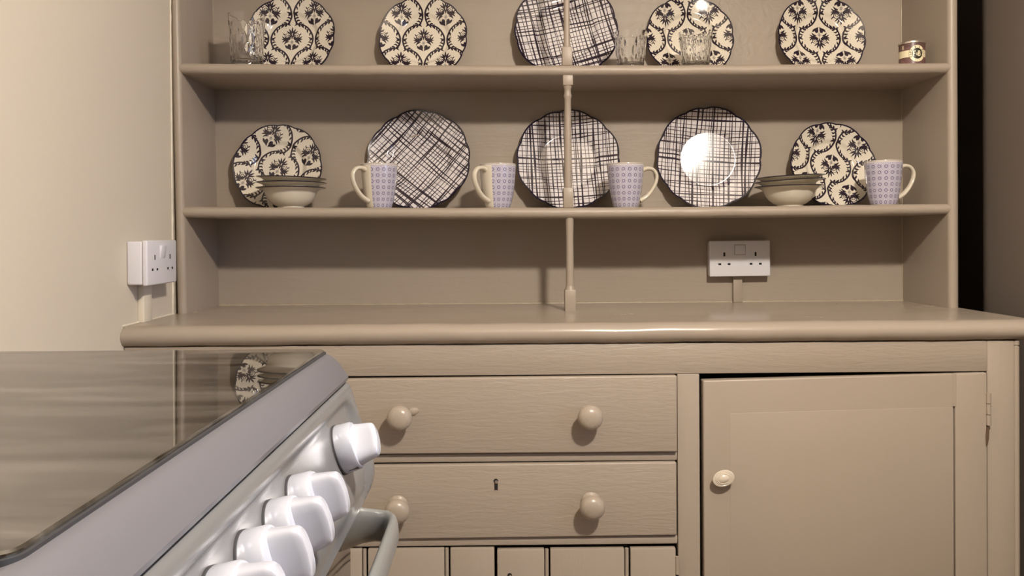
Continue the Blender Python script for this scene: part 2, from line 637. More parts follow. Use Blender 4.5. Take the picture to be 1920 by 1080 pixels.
def quad3(x, zl, zm, zr):
    """parabola through the three measured heights of a sagging shelf"""
    xs = (-.69, .14, .98)
    a = zl * (x - xs[1]) * (x - xs[2]) / ((xs[0] - xs[1]) * (xs[0] - xs[2]))
    b = zm * (x - xs[0]) * (x - xs[2]) / ((xs[1] - xs[0]) * (xs[1] - xs[2]))
    c = zr * (x - xs[0]) * (x - xs[1]) / ((xs[2] - xs[0]) * (xs[2] - xs[1]))
    return a + b + c


TH = .023


def zU(x):
    return quad3(x, 1.3655, 1.3575, 1.3595) + TH / 2


def zM(x):
    return quad3(x, 1.0545, 1.0478, 1.0515) + TH / 2


def lean_l(z):
    return .0045 * (1.15 - z) / .32      # the left upright stands a little out of plumb


def nosed_board(name, x0, x1, yf, yb, top, th, material, n=60, amp=.0009, frac=.5):
    """board with a rounded front edge, following top(x)"""
    bm = nb()
    rings = []
    for i in range(n + 1):
        x = x0 + (x1 - x0) * i / n
        zt = top(x)
        r = th / 2
        ring = [Vector((x, yb, zt)), Vector((x, yb, zt - th))]
        dep = r * frac * 2
        for k in range(9):
            a = -PI / 2 + PI * k / 8
            ring.append(Vector((x, yf + dep - dep * math.cos(a), zt - r + r * math.sin(a))))
        for v in ring[2:]:
            v.y += wob((v.x, v.y, v.z), 14, amp) + wob((v.x, v.y, v.z), 45, amp * .7)
            v.z += wob((v.x + 5, v.y, v.z), 14, amp) + wob((v.x + 5, v.y, v.z), 60, amp * .6)
        rings.append(ring)
    loft(bm, rings)
    return part(name, bm, material, D, 50)


nosed_board('shelf', XL - .012, XR + .012, YF, YB + .004, zU, TH, M_h)
nosed_board('shelf', XL - .012, XR + .012, YF, YB + .004, zM, TH, M_h)
nosed_board('shelf', XL - .012, XR + .012, YF, YB + .004, lambda x: 1.69, TH, M_h)
nosed_board('worktop', WX + .0005, 1.0035, 1.590, YB + .02, lambda x: ZC, .0395, M_top, n=80, amp=.0012, frac=.62)


def upright(xa, xb, shear):
    bm = nb()
    rings = []
    for i in range(25):
        z = ZC + (1.80 - ZC) * i / 24
        s = shear(z)
        ring = []
        hw, cx = (xb - xa) / 2, (xa + xb) / 2 + s
        ring.append(Vector((cx + hw, YB + .02, z)))
        ring.append(Vector((cx - hw, YB + .02, z)))
        for k in range(9):
            a = PI - PI * k / 8
            ring.append(Vector((cx + hw * math.cos(a) * (1 + .0), YF + .008 - .010 * math.sin(a) + wob((cx, k, z), 30, .0008), z)))
        rings.append(ring)
    loft(bm, rings)
    return bm


part('side_panel', upright(XLo + .0015, XL, lean_l), M_v, D, 50)
part('side_panel', upright(XR, XRo, lambda z: 0), M_v, D, 50)
bm = nb(); box(bm, XL - .012, XR + .012, YB, YB + .018, ZC - .02, 1.80)
part('back_panel', bm, M_back, D)


def bead(p0, p1, r, seed, n=70):
    bm = nb()
    rings = []
    p0, p1 = Vector(p0), Vector(p1)
    t = (p1 - p0).normalized()
    s = t.cross(Vector((0, 1, 0)) if abs(t.y) < .5 else Vector((0, 0, 1))).normalized()
    u = s.cross(t)
    for i in range(n + 1):
        p = p0.lerp(p1, i / n)
        w = r * (.55 + .9 * abs(noise.noise(Vector((i * .22, seed, 0)))) + .5 * abs(noise.noise(Vector((i * .9, seed, 3)))))
        rings.append([p + (s * math.cos(2 * PI * k / 8) + u * math.sin(2 * PI * k / 8)) * w for k in range(8)])
    loft(bm, rings)
    return bm


part('paint_bead', bead((XL + lean_l(1.2) - .001, YB, ZC), (XL + lean_l(1.6) - .001, YB, 1.69), .0022, 1), M_caulk, D, 80)
part('paint_bead', bead((XR, YB, ZC), (XR, YB, 1.69), .0022, 2), M_caulk, D, 80)
part('paint_bead', bead((XL, YB, ZC), (XR, YB, ZC), .0042, 3, 220), M_caulk, D, 80)
part('paint_bead', bead((WX, YF - .004, ZC), (WX, YF - .004, 1.8), .0026, 4, 120), M_trunkw, D, 80)
part('paint_bead', bead((WX, 1.60, ZC), (WX, YF, ZC), .0030, 5, 40), M_trunkw, D, 80)


# turned spindles at mid length: square blocks with slim turned shafts
def spindle(name, at, segs):
    """segs: list of ('sq', half, z0, z1) / ('rd', [(r, z)...])"""
    bm = nb()
    x, y = at
    for s in segs:
        if s[0] == 'sq':
            box(bm, x - s[1], x + s[1], y - s[1], y + s[1], s[2], s[3], .0018, 2)
        else:
            lathe(bm, [(0, s[1][0][1])] + s[1] + [(0, s[1][-1][1])], 20, Matrix.Translation((x, y, 0)))
    return part(name, bm, M_v, D, 45)


SY = 1.866
zu, zm = zU(.146), zM(.146)
spindle('spindle', (.1455, SY), [('sq', .0112, zu - .001, zu + .040), ('rd', [(.0088, zu + .038), (.0075, zu + .048), (.0068, zu + .07), (.0065, 1.63), (.0065, 1.67)])])
b0 = zm
spindle('spindle', (.1465, SY), [('sq', .0112, 1.325, 1.3475), ('rd', [(.0105, 1.327), (.0095, 1.322), (.0075, 1.318), (.0072, 1.309), (.0088, 1.305), (.0088, 1.301), (.0072, 1.297), (.0078, 1.25), (.0084, 1.17), (.0088, 1.11), (.0088, b0 + .02)]),
                              ('sq', .0108, b0 - .001, b0 + .043)])
spindle('spindle', (.1492, SY), [('rd', [(.0088, 1.0375), (.0086, 1.02), (.0080, .99), (.0084, .93), (.0090, .885), (.0096, .868)]),
                              ('sq', .0122, ZC - .001, ZC + .046), ('rd', [(.0122, ZC + .044), (.0105, ZC + .049), (.009, ZC + .054)])])

# the base: carcass, face frame
bm = nb()
box(bm, WX + .001, WX + .019, YC + .02, YB + .02, 0, ZC - .0395)
box(bm, .9620, .9805, YC + .012, YB + .02, 0, ZC - .0395)
box(bm, WX + .019, .9620, YB, YB + .018, 0, ZC - .0395)
box(bm, WX + .019, .9620, YC + .02, YB, .08, .098)
box(bm, WX + .019, .9620, YC + .04, YB, .59, .60)
part('carcass', bm, M_v, D)


def frame_piece(name, x0, x1, z0, z1, m_, y0=YC, bev=.0022):
    bm = nb()
    nx = max(2, int((x1 - x0) / .03))
    box(bm, x0, x1, y0, YC + .022, z0, z1, bev, 2)
    return part(name, bm, m_, D)


frame_piece('top_rail', WX + .001, .9185, .7362, .7945, M_h)
frame_piece('rail', -.3553, .3293, .5728, .5889, M_h, bev=.003)
frame_piece('rail', -.3553, .3293, .4147, .4309, M_h, bev=.003)
frame_piece('rail', -.3553, .3293, .0800, .1200, M_h)
frame_piece('stile', .3298, .3719, .12, .7360, M_v)
frame_piece('stile', .9182, .9699, .0, .7945, M_v)
frame_piece('stile', -.3964, -.3558, .12, .7360, M_v)
frame_piece('stile', WX + .001, -.651, .0, .7360, M_v)
bm = nb()
lathe(bm, [(0, .0), (.0062, .0), (.0062, .782), (.0048, .783), (.0048, .785), (.0064, .786), (.0064, .794), (0, .794)], 16, Matrix.Translation((.9756, YC + .0055, 0)))
part('corner_bead', bm, M_v, D)
bm = nb(); box(bm, WX + .02, .96, YC + .03, YC + .05, 0, .10, .002)
part('plinth', bm, M_h, D)


def slab(x0, x1, y0, y1, z0, z1, zl=0, zr=0, zbl=0, zbr=0, bev=.003):
    """board whose corners may be a little out of square"""
    bm = nb()
    box(bm, x0, x1, y0, y1, z0, z1, bev, 3)
    for v in bm.verts:
        u = (v.co.x - x0) / (x1 - x0)
        t = (v.co.z - z0) / (z1 - z0)
        v.co.z += t * (zl * (1 - u) + zr * u) + (1 - t) * (zbl * (1 - u) + zbr * u)
    return bm


# turned wooden knob, about its own origin, pointing to -Y
def knob_mesh():
    bm = nb()
    prof = [(0, 0), (.0165, 0), (.0185, .003), (.0165, .006), (.0120, .009), (.0115, .013), (.0150, .017), (.0205, .022), (.0232, .028),
            (.0228, .034), (.0195, .0395), (.0125, .0432), (.0055, .0445), (0, .0448)]
    lathe(bm, prof, 32, Matrix.Rotation(PI / 2, 4, 'X'))
    return finish(bm, 'knob', M_knobp, 60)


KN = knob_mesh()
PROUD = .010


def keyhole(parent, x, y, z, s=1.0):
    bm = nb()
    lathe(bm, [(0, 0), (.0045 * s, 0), (.0045 * s, .0006), (0, .0006)], 14, Matrix.Translation((x, y, z + .006 * s)) @ Matrix.Rotation(PI / 2, 4, 'X'))
    box(bm, x - .0028 * s, x + .0034 * s, y - .0006, y, z - .011 * s, z + .004 * s)
    part('keyhole', bm, M_void, parent)
    bm = nb()
    lathe(bm, [(.0025 * s, 0), (.0032 * s, .0012), (.0012 * s, .002), (0, .002)], 10, Matrix.Translation((x + .0008, y - .0005, z + .0045 * s)) @ Matrix.Rotation(PI / 2, 4, 'X'))
    part('lock_pin', bm, M_tinmetal, parent)


yd = YC - PROUD
dr = part('drawer', slab(-.3528, .3274, yd, YC + .16, .5919, .7333, zl=-.001, zr=.0012, zbl=0, zbr=-.001), M_h, D)
place('knob', KN, dr, (-.1894, yd, .6643), (-.04, .03, 0))
place('knob', KN, dr, (.1605, yd, .6633), (0, 0, .02))
yd2 = YC - .007
dr2 = part('drawer', slab(-.3528, .3264, yd2, YC + .16, .4323, .5705, zl=-.001, zr=.0008, zbl=-.002, zbr=.001), M_h, D)
place('knob', KN, dr2, (-.1967, yd2, .4979), (.17, .06, .05))
place('knob', KN, dr2, (.1642, yd2, .5004), (.14, 0, 0))
keyhole(dr2, -.0135, yd2, .5330)
# light painted drip beside the first knob
bm = nb()
lathe(bm, [(.010, 0), (.009, .002), (.005, .0036), (0, .004)], 16, Matrix.Translation((-.1674, yd, .6712)) @ Matrix.Rotation(-.3, 4, 'Y') @ Matrix.Rotation(PI / 2, 4, 'X') @ Matrix.Diagonal((1.1, .7, 1, 1)))
part('paint_drip', bm, M_knobp, dr)

# right cupboard door, sagging a little on its hinges
yp = YC - .006
x0, x1 = .3773, .9146
bm = nb()


def skew(bm, f=.0105):
    for v in bm.verts:
        u = (v.co.x - x0) / (x1 - x0)
        v.co.z -= f * (1 - u)
    return bm


box(bm, x0, .8505, yp, YC + .02, .125, .7346, .003, 3)
box(bm, .8539, x1, yp, YC + .02, .125, .7346, .003, 3)
box(bm, .8476, .8568, yp, YC + .02, .6726, .7343, .0004, 1)
box(bm, .8476, .8568, yp, YC + .02, .125, .2073, .0004, 1)
do = part('cupboard_door', skew(bm), M_door, D)
bm = nb(); box(bm, .4269, .8501, yp - .0006, YC + .016, .2055, .6719, .0012, 2)
part('panel', skew(bm), M_door, do)
bm = nb()
lathe(bm, [(0, 0), (.010, 0), (.009, .006), (.0085, .010), (.0145, .013), (.0205, .0155), (.0205, .0175), (.0175, .0185), (.0165, .0180), (.0150, .0195), (.0135, .0192),
           (.0120, .0207), (.0105, .0203), (.0070, .0225), (0, .0235)], 40, Matrix.Rotation(PI / 2, 4, 'X') @ Matrix.Rotation(.28, 4, 'Z') @ Matrix.Diagonal((1.0, .74, 1, 1)))
place('knob', finish(bm, 'oval_knob', mat('pale_knob_paint', (.56, .49, .40), .24), 40), do, (.4106, yp, .5444))
bm = nb()
for k in range(3):
    z0 = .6359 + k * .0206
    lathe(bm, [(0, z0), (.0045, z0), (.0045, z0 + .0194), (0, z0 + .0194)], 14, Matrix.Translation((.9165, yp - .001, 0)))
part('hinge', bm, M_v, do)
bm = nb()
pts = [(.9128, .6330), (.9178, .6300), (.9172, .6110), (.9146, .5980), (.9118, .5950), (.9110, .6150)]
loft(bm, [[Vector((x, yp - .0012, z)) for x, z in pts], [Vector((x, yp + .004, z)) for x, z in pts]])
part('chipped_patch', bm, M_chip, do, label='dark bare wood chip below the hinge')

# small boarded doors under the drawers
GAP = .0016


def board_door(cuts, hinge_x=None, dz=0.0):
    """cuts: x of the joints; a bead runs along the left of each joint"""
    bm = nb()
    box(bm, cuts[0] + .01, cuts[-1] - .01, YC + .010, YC + .026, .30, .345)
    box(bm, cuts[0] + .01, cuts[-1] - .01, YC + .010, YC + .026, .14, .185)
    pd = part('boarded_door', bm, M_v, D)
    for a, b in zip(cuts, cuts[1:]):
        bm = nb(); box(bm, a + GAP, b - (0.0095 if b != cuts[-1] else .0008), YC - .004, YC + .010, .125, .4118 + dz, .0022, 2)
        part('plank', bm, M_v, pd)
        if b != cuts[-1]:
            bm = nb()
            lathe(bm, [(0, .125), (.0036, .125), (.0036, .4113 + dz), (0, .4113 + dz)], 12, Matrix.Translation((b - .0048, YC, 0)))
            part('bead_moulding', bm, M_v, pd)
    return pd


board_door([-.3528, -.3151, -.2564, -.1018, -.0164])
bd = board_door([-.0137, .0863, .2373, .3254], dz=-.0035)
keyhole(bd, .0113, YC - .004, .3541)
bm = nb()
lathe(bm, [(0, .359), (.004, .359), (.004, .392), (0, .392)], 14, Matrix.Translation((.3273, YC - .003, 0)))
part('hinge', bm, M_v, bd)
# left cupboard door behind the cooker
bm = nb(); box(bm, -.649, -.399, yp, YC + .02, .125, .7330, .003, 3)
dl = part('cupboard_door', bm, M_door, D)
place('knob', KN, dl, (-.425, yp, .54))

# ------------------------------------------------------------------ power sockets
def socket_parts(S, fx, M_):
    """double power socket: local x along the plate, z up, y = 0 on the wall, front to -y; fx(bm) moves it into the world"""
    d_box, d_face = M_[0], M_[1]
    bm = nb(); box(bm, -.0715, .0715, -d_box, 0, -.0415, .0415, .004, 3)
    part('back_box', fx(bm), M_white, S)
    bm = nb(); box(bm, -.073, .073, -d_box - d_face, -d_box, -.043, .043, .0028, 3)
    fp = part('faceplate', fx(bm), M_white, S)
    yf = -d_box - d_face
    for cx in (-.0375, .0375):
        bm = nb()
        box(bm, cx - .0022, cx + .0022, yf - .0003, yf + .004, .0055, .0150)
        box(bm, cx - .0145, cx - .0078, yf - .0003, yf + .004, -.0155, -.0108)
        box(bm, cx + .0078, cx + .0145, yf - .0003, yf + .004, -.0155, -.0108)
        part('pin_holes', fx(bm), M_void, fp)
    return fp, yf


S1 = root('power_socket', (.5705, YB, .9405), 'white double power socket on the back panel above the worktop', 'socket', 'double power sockets')


def fx1(bm):
    bm.transform(Matrix.Translation((.5705, YB, .9405)) @ Matrix.Rotation(-.006, 4, 'Y'))
    return bm


fp, yf = socket_parts(S1, fx1, (.020, .010))
bm = nb(); box(bm, -.0135, .0135, yf - .0004, yf + .004, .0085, .0335, .0004)
part('switch_surround', fx1(bm), mat('switch_gap', (.30, .26, .24), .5), fp)
bm = nb(); box(bm, -.0122, .0122, yf - .0030, yf + .004, .0100, .0322, .001)
for v in bm.verts:
    if v.co.y < yf:
        v.co.y += .0022 * (v.co.z - .010) / .022
part('switch', fx1(bm), M_white, fp)
bm = nb(); box(bm, .5590, .5810, YB - .013, YB, ZC, .9000, .0015)
part('cable_trunking', bm, M_v, S1, label='taupe painted cable trunking')
bm = nb(); box(bm, .5595, .5800, YB - .0125, YB, .9000, .9050, .001)
part('trunking_end', bm, M_trunkw, S1)

S2 = root('power_socket', (WX, 1.692, .951), 'white double power socket boxed out from the cream wall beside the dresser', 'socket', 'double power sockets')


def fx2(bm):
    bm.transform(Matrix.Translation((WX, 1.692, .951)) @ Matrix.Rotation(PI / 2, 4, 'Z'))
    return bm


fp, yf = socket_parts(S2, fx2, (.030, .010))
bm = nb(); box(bm, -.0125, .0125, yf - .0006, yf + .004, .008, .033, .0005)
for v in bm.verts:
    if v.co.y < yf:
        v.co.y -= .004 * (v.co.z - .008) / .025
part('switch', fx2(bm), M_white, fp)
bm = nb(); box(bm, WX, WX + .013, 1.668, 1.706, ZC, .9105, .0015)
part('cable_trunking', bm, M_trunkw, S2)

# ------------------------------------------------------------------ plates
def plate_mesh(name, R, m_face, nt=216):
    h = .020 * R / .1245
    bm = nb()
    uvl = bm.loops.layers.uv.new('UVMap')

    def zf(q):
        if q < .52:
            return 0
        if q < .65:
            t = (q - .52) / .13
            return h * .44 * (t * t * (3 - 2 * t))
        t = (q - .65) / .35
        return h * (.44 + .56 * (t * .75 + .25 * t * t))
    qs = [0, .12, .25, .38, .46, .505, .52, .533, .548, .565, .585, .605, .622, .637, .65, .665, .69, .72, .79, .86, .92, .96, .985, 1.0]

    def row(q, dz):
        if q == 0:
            return [bm.verts.new((0, 0, dz))]
        out = []
        for i in range(nt):
            t = 2 * PI * i / nt
            k = max(0, min(1, (q - .5) / .5))
            f = 1 + (lobes(t) - 1) * k ** 1.3
            ruf = (lobes(t) - .985) * .35 * R * k * k
            out.append(bm.verts.new((R * q * f * math.cos(t), R * q * f * math.sin(t), zf(q) + dz + ruf)))
        return out
    rows = [row(q, 0) for q in qs]
    rows.append(row(1.003, -.0012))
    nf = len(rows)
    for q in (1.0, .96, .86, .72, .62, .56, .51):
        rows.append(row(q, -.0034))
    rows.append(row(.50, -.0070)); rows.append(row(.47, -.0070)); rows.append(row(.46, -.0040)); rows.append(row(0, -.0040))
    for k, (a, b) in enumerate(zip(rows, rows[1:])):
        mi = 0 if k < nf - 2 else (2 if k < nf else 1)
        for i in range(nt):
            j = (i + 1) % nt
            if len(a) == 1:
                f = bm.faces.new((a[0], b[i], b[j]))
            elif len(b) == 1:
                f = bm.faces.new((a[i], b[0], a[j]))
            else:
                f = bm.faces.new((a[i], b[i], b[j], a[j]))
            f.material_index = mi
    for f in bm.faces:
        for l in f.loops:
            l[uvl].uv = (.5 + l.vert.co.x / R / 2.06, .5 + l.vert.co.y / R / 2.06)
    return finish(bm, name, [m_face, M_cream, M_ink], 60)


RS, RL = .1070, .1255
PS = plate_mesh('damask_plate', RS, M_damask)
PA = plate_mesh('check_plate', RL, M_checkA)
PB = plate_mesh('check_plate', RL, M_checkB)


def plate(me, R, x, zs, spin, lean, label, group, twist=0.0, name='dinner_plate', fwd=0.0):
    a = math.radians(lean)
    h = .020 * R / .1245
    cy = YB - R * math.sin(a) + (h - .0034) * math.cos(a) - .003 - fwd
    cz = zs(x) + R * math.cos(a) - h * math.sin(a) * .9 - .001
    M = Matrix.Translation((x, cy, cz)) @ Matrix.Rotation(math.radians(twist), 4, 'Z') @ Matrix.Rotation(PI / 2 - a, 4, 'X') @ Matrix.Rotation(math.radians(spin), 4, 'Z')
    o = bpy.data.objects.new(name, me)
    C.objects.link(o)
    o.matrix_world = M
    o['label'] = label
    o['category'] = 'plate'
    o['group'] = group
    return o


GU, GM = 'plates leaning on the upper shelf', 'plates leaning on the lower shelf'
plate(PS, RS, -.4990, zU, 0, 13, 'small floral scroll plate behind the tallest glass on the upper shelf', GU, name='side_plate')
plate(PS, RS, -.1840, zU, 0, 13, 'small floral scroll plate standing alone left of the spindle on the upper shelf', GU, name='side_plate')
plate(PA, RL, .1570, zU, 14, 13, 'large dark woven-check plate behind the spindle on the upper shelf', GU)
plate(PS, RS, .4535, zU, 183, 13, 'small floral scroll plate behind two short glasses on the upper shelf', GU, name='side_plate')
plate(PS, RS, .7700, zU, 179, 13, 'small floral scroll plate standing between glasses and paint tin on the upper shelf', GU, name='side_plate')
plate(PS, RS, -.5325, zM, -28, 13, 'small floral scroll plate behind the left stack of bowls on the lower shelf', GM, name='side_plate')
plate(PA, RL, -.1955, zM, -40, 13, 'large woven-check plate turned diagonally beside the leftmost mug', GM, twist=-3)
plate(PB, RL, .1600, zM, 2, 13, 'large woven-check plate behind the spindle on the lower shelf', GM)
plate(PB, RL, .4970, zM, 176, 8.2, 'large woven-check plate with bright lamp glare between mug and bowls', GM, twist=-4.6, fwd=.014)
plate(PS, RS, .7930, zM, 163, 13, 'small floral scroll plate between the right bowls and the rightmost mug', GM, twist=5, name='side_plate', fwd=.006)

# ------------------------------------------------------------------ bowls
def bowl_mesh():
    bm = nb()
    out = [(.0285, 0), (.0300, .0018), (.0295, .0040), (.0370, .0075), (.0465, .0150), (.0530, .0240), (.0568, .0330), (.0590, .0385), (.0660, .0425), (.0740, .0448), (.0775, .0455)]
    inn = [(.0785, .0462), (.0778, .0472), (.0740, .0470), (.0655, .0448), (.0575, .0410), (.0545, .0340), (.0505, .0240), (.0440, .0165), (.0340, .0090), (0, .0075)]
    f = lambda t: lobes(t)
    prof = [(0, .0025), (.0260, .0025), (.0265, 0)] + out + inn
    n = 96
    rows = []
    for r, z in prof:
        if r < 1e-6:
            rows.append([bm.verts.new((0, 0, z))])
        else:
            k = max(0, min(1, (r - .055) / .0235)) ** 1.5
            rows.append([bm.verts.new(((r * (1 + (lobes(2 * PI * i / n) - .99) * k)) * math.cos(2 * PI * i / n),
                                       (r * (1 + (lobes(2 * PI * i / n) - .99) * k)) * math.sin(2 * PI * i / n), z)) for i in range(n)])
    for k, (a, b) in enumerate(zip(rows, rows[1:])):
        ink = 1 if prof[k][0] > .0735 and prof[k + 1][0] > .0770 else 0
        for i in range(n):
            j = (i + 1) % n
            if len(a) == 1:
                fc = bm.faces.new((a[0], b[j], b[i]))
            elif len(b) == 1:
                fc = bm.faces.new((a[i], a[j], b[0]))
            else:
                fc = bm.faces.new((a[i], a[j], b[j], b[i]))
            fc.material_index = ink
    return finish(bm, 'bowl', [M_cream, M_ink], 60)


BW = bowl_mesh()


def bowl(x, y, z, tilt, az, label, group):
    o = bpy.data.objects.new('bowl', BW)
    C.objects.link(o)
    o.matrix_world = Matrix.Translation((x, y, z)) @ Matrix.Rotation(math.radians(tilt), 4, 'Y') @ Matrix.Rotation(az, 4, 'Z')
    o['label'] = label
    o['category'] = 'bowl'
    o['group'] = group


BY = 1.938
bx = -.4760
bowl(bx, BY, zM(bx), 0, .3, 'cream bowl at the bottom of the left stack, its foot on the shelf', 'left stack of bowls')
bowl(bx + .001, BY, zM(bx) + .0118, .5, 1.1, 'cream navy-rimmed bowl in the middle of the left stack', 'left stack of bowls')
bowl(bx + .000, BY, zM(bx) + .0225, 2.0, .2, 'cream navy-rimmed bowl on top of the left stack, dipping to the right', 'left stack of bowls')
bx = .6575
bowl(bx, BY, zM(bx), -.8, .8, 'cream bowl at the bottom of the right stack, its foot on the shelf', 'right stack of bowls')
bowl(bx + .000, BY, zM(bx) + .0130, -3.0, .1, 'cream navy-rimmed bowl in the middle of the right stack', 'right stack of bowls')
bowl(bx + .001, BY, zM(bx) + .0220, -2.6, 1.4, 'cream navy-rimmed bowl on top of the right stack, dipping to the left', 'right stack of bowls')

# ------------------------------------------------------------------ mugs
def mug_body():
    bm = nb()
    uvl = bm.loops.layers.uv.new('UVMap')
    out = [(.0255, 0), (.0275, .0012), (.0290, .006), (.0320, .018), (.0350, .034), (.0375, .052), (.0393, .072), (.0405, .090), (.0410, .0985)]
    inn = [(.0406, .1000), (.0392, .1000), (.0386, .0985), (.0370, .072), (.0352, .052), (.0325, .034), (.0290, .015), (0, .009)]
    prof = [(0, .002), (.0235, .002), (.0240, 0)] + out + inn
    n = 72
    rows = []
    for r, z in prof:
        rows.append([bm.verts.new((0, 0, z))] if r < 1e-6 else [bm.verts.new((r * math.cos(2 * PI * i / n), r * math.sin(2 * PI * i / n), z)) for i in range(n)])
    for k, (a, b) in enumerate(zip(rows, rows[1:])):
        pat = 3 < k + 1 and prof[k + 1] in out and prof[k] in out
        for i in range(n):
            j = (i + 1) % n
            if len(a) == 1:
                fc = bm.faces.new((a[0], b[j], b[i])); q = None
            elif len(b) == 1:
                fc = bm.faces.new((a[i], a[j], b[0])); q = None
            else:
                fc = bm.faces.new((a[i], a[j], b[j], b[i]))
            if pat:
                fc.material_index = 1
                for l, (uu, vv) in zip(fc.loops, ((i, prof[k][1]), (i + 1, prof[k][1]), (i + 1, prof[k + 1][1]), (i, prof[k + 1][1]))):
                    l[uvl].uv = (uu / n, vv / .0990)
    return finish(bm, 'body', [M_cream, M_mug], 60)


def mug_handle():
    bm = nb()
    pts = curve([(.0370, 0, .0850), (.0480, 0, .0895), (.0620, 0, .0870), (.0705, 0, .0750), (.0690, 0, .0590), (.0600, 0, .0410), (.0470, 0, .0260), (.0315, 0, .0165)], 5)
    n = len(pts)
    ws = [1.25 - .35 * math.sin(PI * i / (n - 1)) for i in range(n)]
    tube(bm, pts, .0045, .0076, 16, Vector((0, 1, 0)), ws)
    return finish(bm, 'handle', M_cream, 60)


MB_, MH_ = mug_body(), mug_handle()


def mug(x, y, az, label):
    z = zM(x)
    o = root('mug', (x, y, z), label, 'mug', 'patterned mugs on the lower shelf')
    o.rotation_euler = (0, 0, math.radians(az))
    for nm, me in (('body', MB_), ('handle', MH_)):
        c = bpy.data.objects.new(nm, me)
        C.objects.link(c)
        c.parent = o


mug(-.2745, 1.925, -90 - 47, 'leftmost blue-patterned mug, in front of the diagonal check plate')
mug(-.0075, 1.925, -90 - 47, 'blue-patterned mug alone on the shelf left of the lower spindle plate')
mug(.2815, 1.925, 4, 'blue-patterned mug just right of the spindle, handle to the right')
mug(.8660, 1.925, 4, 'rightmost blue-patterned mug, near the end of the lower shelf')

# ------------------------------------------------------------------ glasses
def tumbler(name, rb, rt_, h, cuts, rows_, amp):
    bm = nb()
    n = cuts * 8
    nz = 44

    def rad(z, t):
        s = z / h
        r = rb + (rt_ - rb) * s ** .9
        e = max(0, min(1, (s - .05) / .06)) * max(0, min(1, (.86 - s) / .05))
        u = t * cuts / (2 * PI)
        v = s * rows_
        # two families of slanted grooves leave long pointed lozenges
        g = min(abs((u + v) % 1 - .5), abs((u - v) % 1 - .5)) * 2
        return r - amp * e * (1 - g) ** 1.5
    rows = [[bm.verts.new((0, 0, .0008))], [bm.verts.new((rb * .85 * math.cos(2 * PI * i / n), rb * .85 * math.sin(2 * PI * i / n), 0)) for i in range(n)]]
    for k in range(nz + 1):
        z = h * (.012 + .988 * k / nz)
        rows.append([bm.verts.new((rad(z, 2 * PI * i / n) * math.cos(2 * PI * i / n), rad(z, 2 * PI * i / n) * math.sin(2 * PI * i / n), z)) for i in range(n)])
    th = .0024
    for k in range(10):
        s = 1 - k / 9
        z = .010 + (h - .010) * s + (.0006 if k == 0 else 0)
        r = rb + (rt_ - rb) * (z / h) ** .9 - th
        if k == 9:
            r *= .8
        rows.append([bm.verts.new((r * math.cos(2 * PI * i / n), r * math.sin(2 * PI * i / n), z)) for i in range(n)])
    rows.append([bm.verts.new((0, 0, .0095))])
    for a, b in zip(rows, rows[1:]):
        for i in range(n):
            j = (i + 1) % n
            if len(a) == 1:
                bm.faces.new((a[0], b[j], b[i]))
            elif len(b) == 1:
                bm.faces.new((a[i], a[j], b[0]))
            else:
                bm.faces.new((a[i], a[j], b[j], b[i]))
    return finish(bm, name, M_glass, 60)


TALL = tumbler('glass', .0345, .0405, .122, 14, 3.0, .0016)
SHORT = tumbler('glass', .0290, .0380, .086, 14, 2.2, .0018)


def glass(me, x, y, rz, label):
    o = bpy.data.objects.new('drinking_glass', me)
    C.objects.link(o)
    o.location = (x, y, zU(x))
    o.rotation_euler = (0, 0, rz)
    o['label'] = label
    o['category'] = 'glass'
    o['group'] = 'cut glass tumblers on the upper shelf'


glass(TALL, -.5690, 1.925, .1, 'tall clear cut-glass tumbler at the left end of the upper shelf')
glass(SHORT, .2940, 1.925, .3, 'short clear cut-glass tumbler just right of the upper spindle plate')
glass(SHORT, .4410, 1.925, .9, 'short clear cut-glass tumbler directly in front of a floral plate')

# ------------------------------------------------------------------ paint tin
T = root('paint_tin', (.9270, 1.915, zU(.927)), 'small maroon sample paint tin with cream band and round badge on the upper shelf', 'paint tin')
bm = nb()
uvl = bm.loops.layers.uv.new('UVMap')
n = 64
rT, hT = .0275, .0560
a = [bm.verts.new((rT * math.cos(2 * PI * i / n), rT * math.sin(2 * PI * i / n), .002)) for i in range(n)]
b = [bm.verts.new((rT * math.cos(2 * PI * i / n), rT * math.sin(2 * PI * i / n), hT - .003)) for i in range(n)]
for i in range(n):
    j = (i + 1) % n
    f = bm.faces.new((a[i], a[j], b[j], b[i]))
    for l, q in zip(f.loops, ((i / n, 0), ((i + 1) / n, 0), ((i + 1) / n, 1), (i / n, 1))):
        l[uvl].uv = q
bm.faces.new(a[::-1]); bm.faces.new(b)
lb = bpy.data.objects.new('label', finish(bm, 'label', M_label, 50)); C.objects.link(lb); lb.parent = T
lb.rotation_euler = (0, 0, math.radians(88))
bm = nb()
lathe(bm, [(0, hT - .004), (.0262, hT - .004), (.0285, hT - .0045), (.0290, hT - .002), (.0283, hT), (.0262, hT), (.0255, hT - .002), (.0215, hT - .002), (.0205, hT - .001), (0, hT - .001)], 48)
mr = bpy.data.objects.new('lid', finish(bm, 'lid', M_tinmetal, 40)); C.objects.link(mr); mr.parent = T
bm = nb()
lathe(bm, [(0, 0), (.0278, 0), (.0288, .0012), (.0278, .0028), (0, .0028)], 48)
br = bpy.data.objects.new('base_rim', finish(bm, 'base_rim', M_tinmetal, 40)); C.objects.link(br); br.parent = T

# ------------------------------------------------------------------ the cooker
K = root('cooker', (-.42, .48, 0), 'silver grey freestanding cooker with black glass hob in the left foreground', 'cooker')
Y0, Y1 = .236, .724
bm = nb(); box(bm, WX + .012, -.150, Y0 + .004, Y1 - .006, .03, .880, .004)
part('cooker_body', bm, M_steel, K)
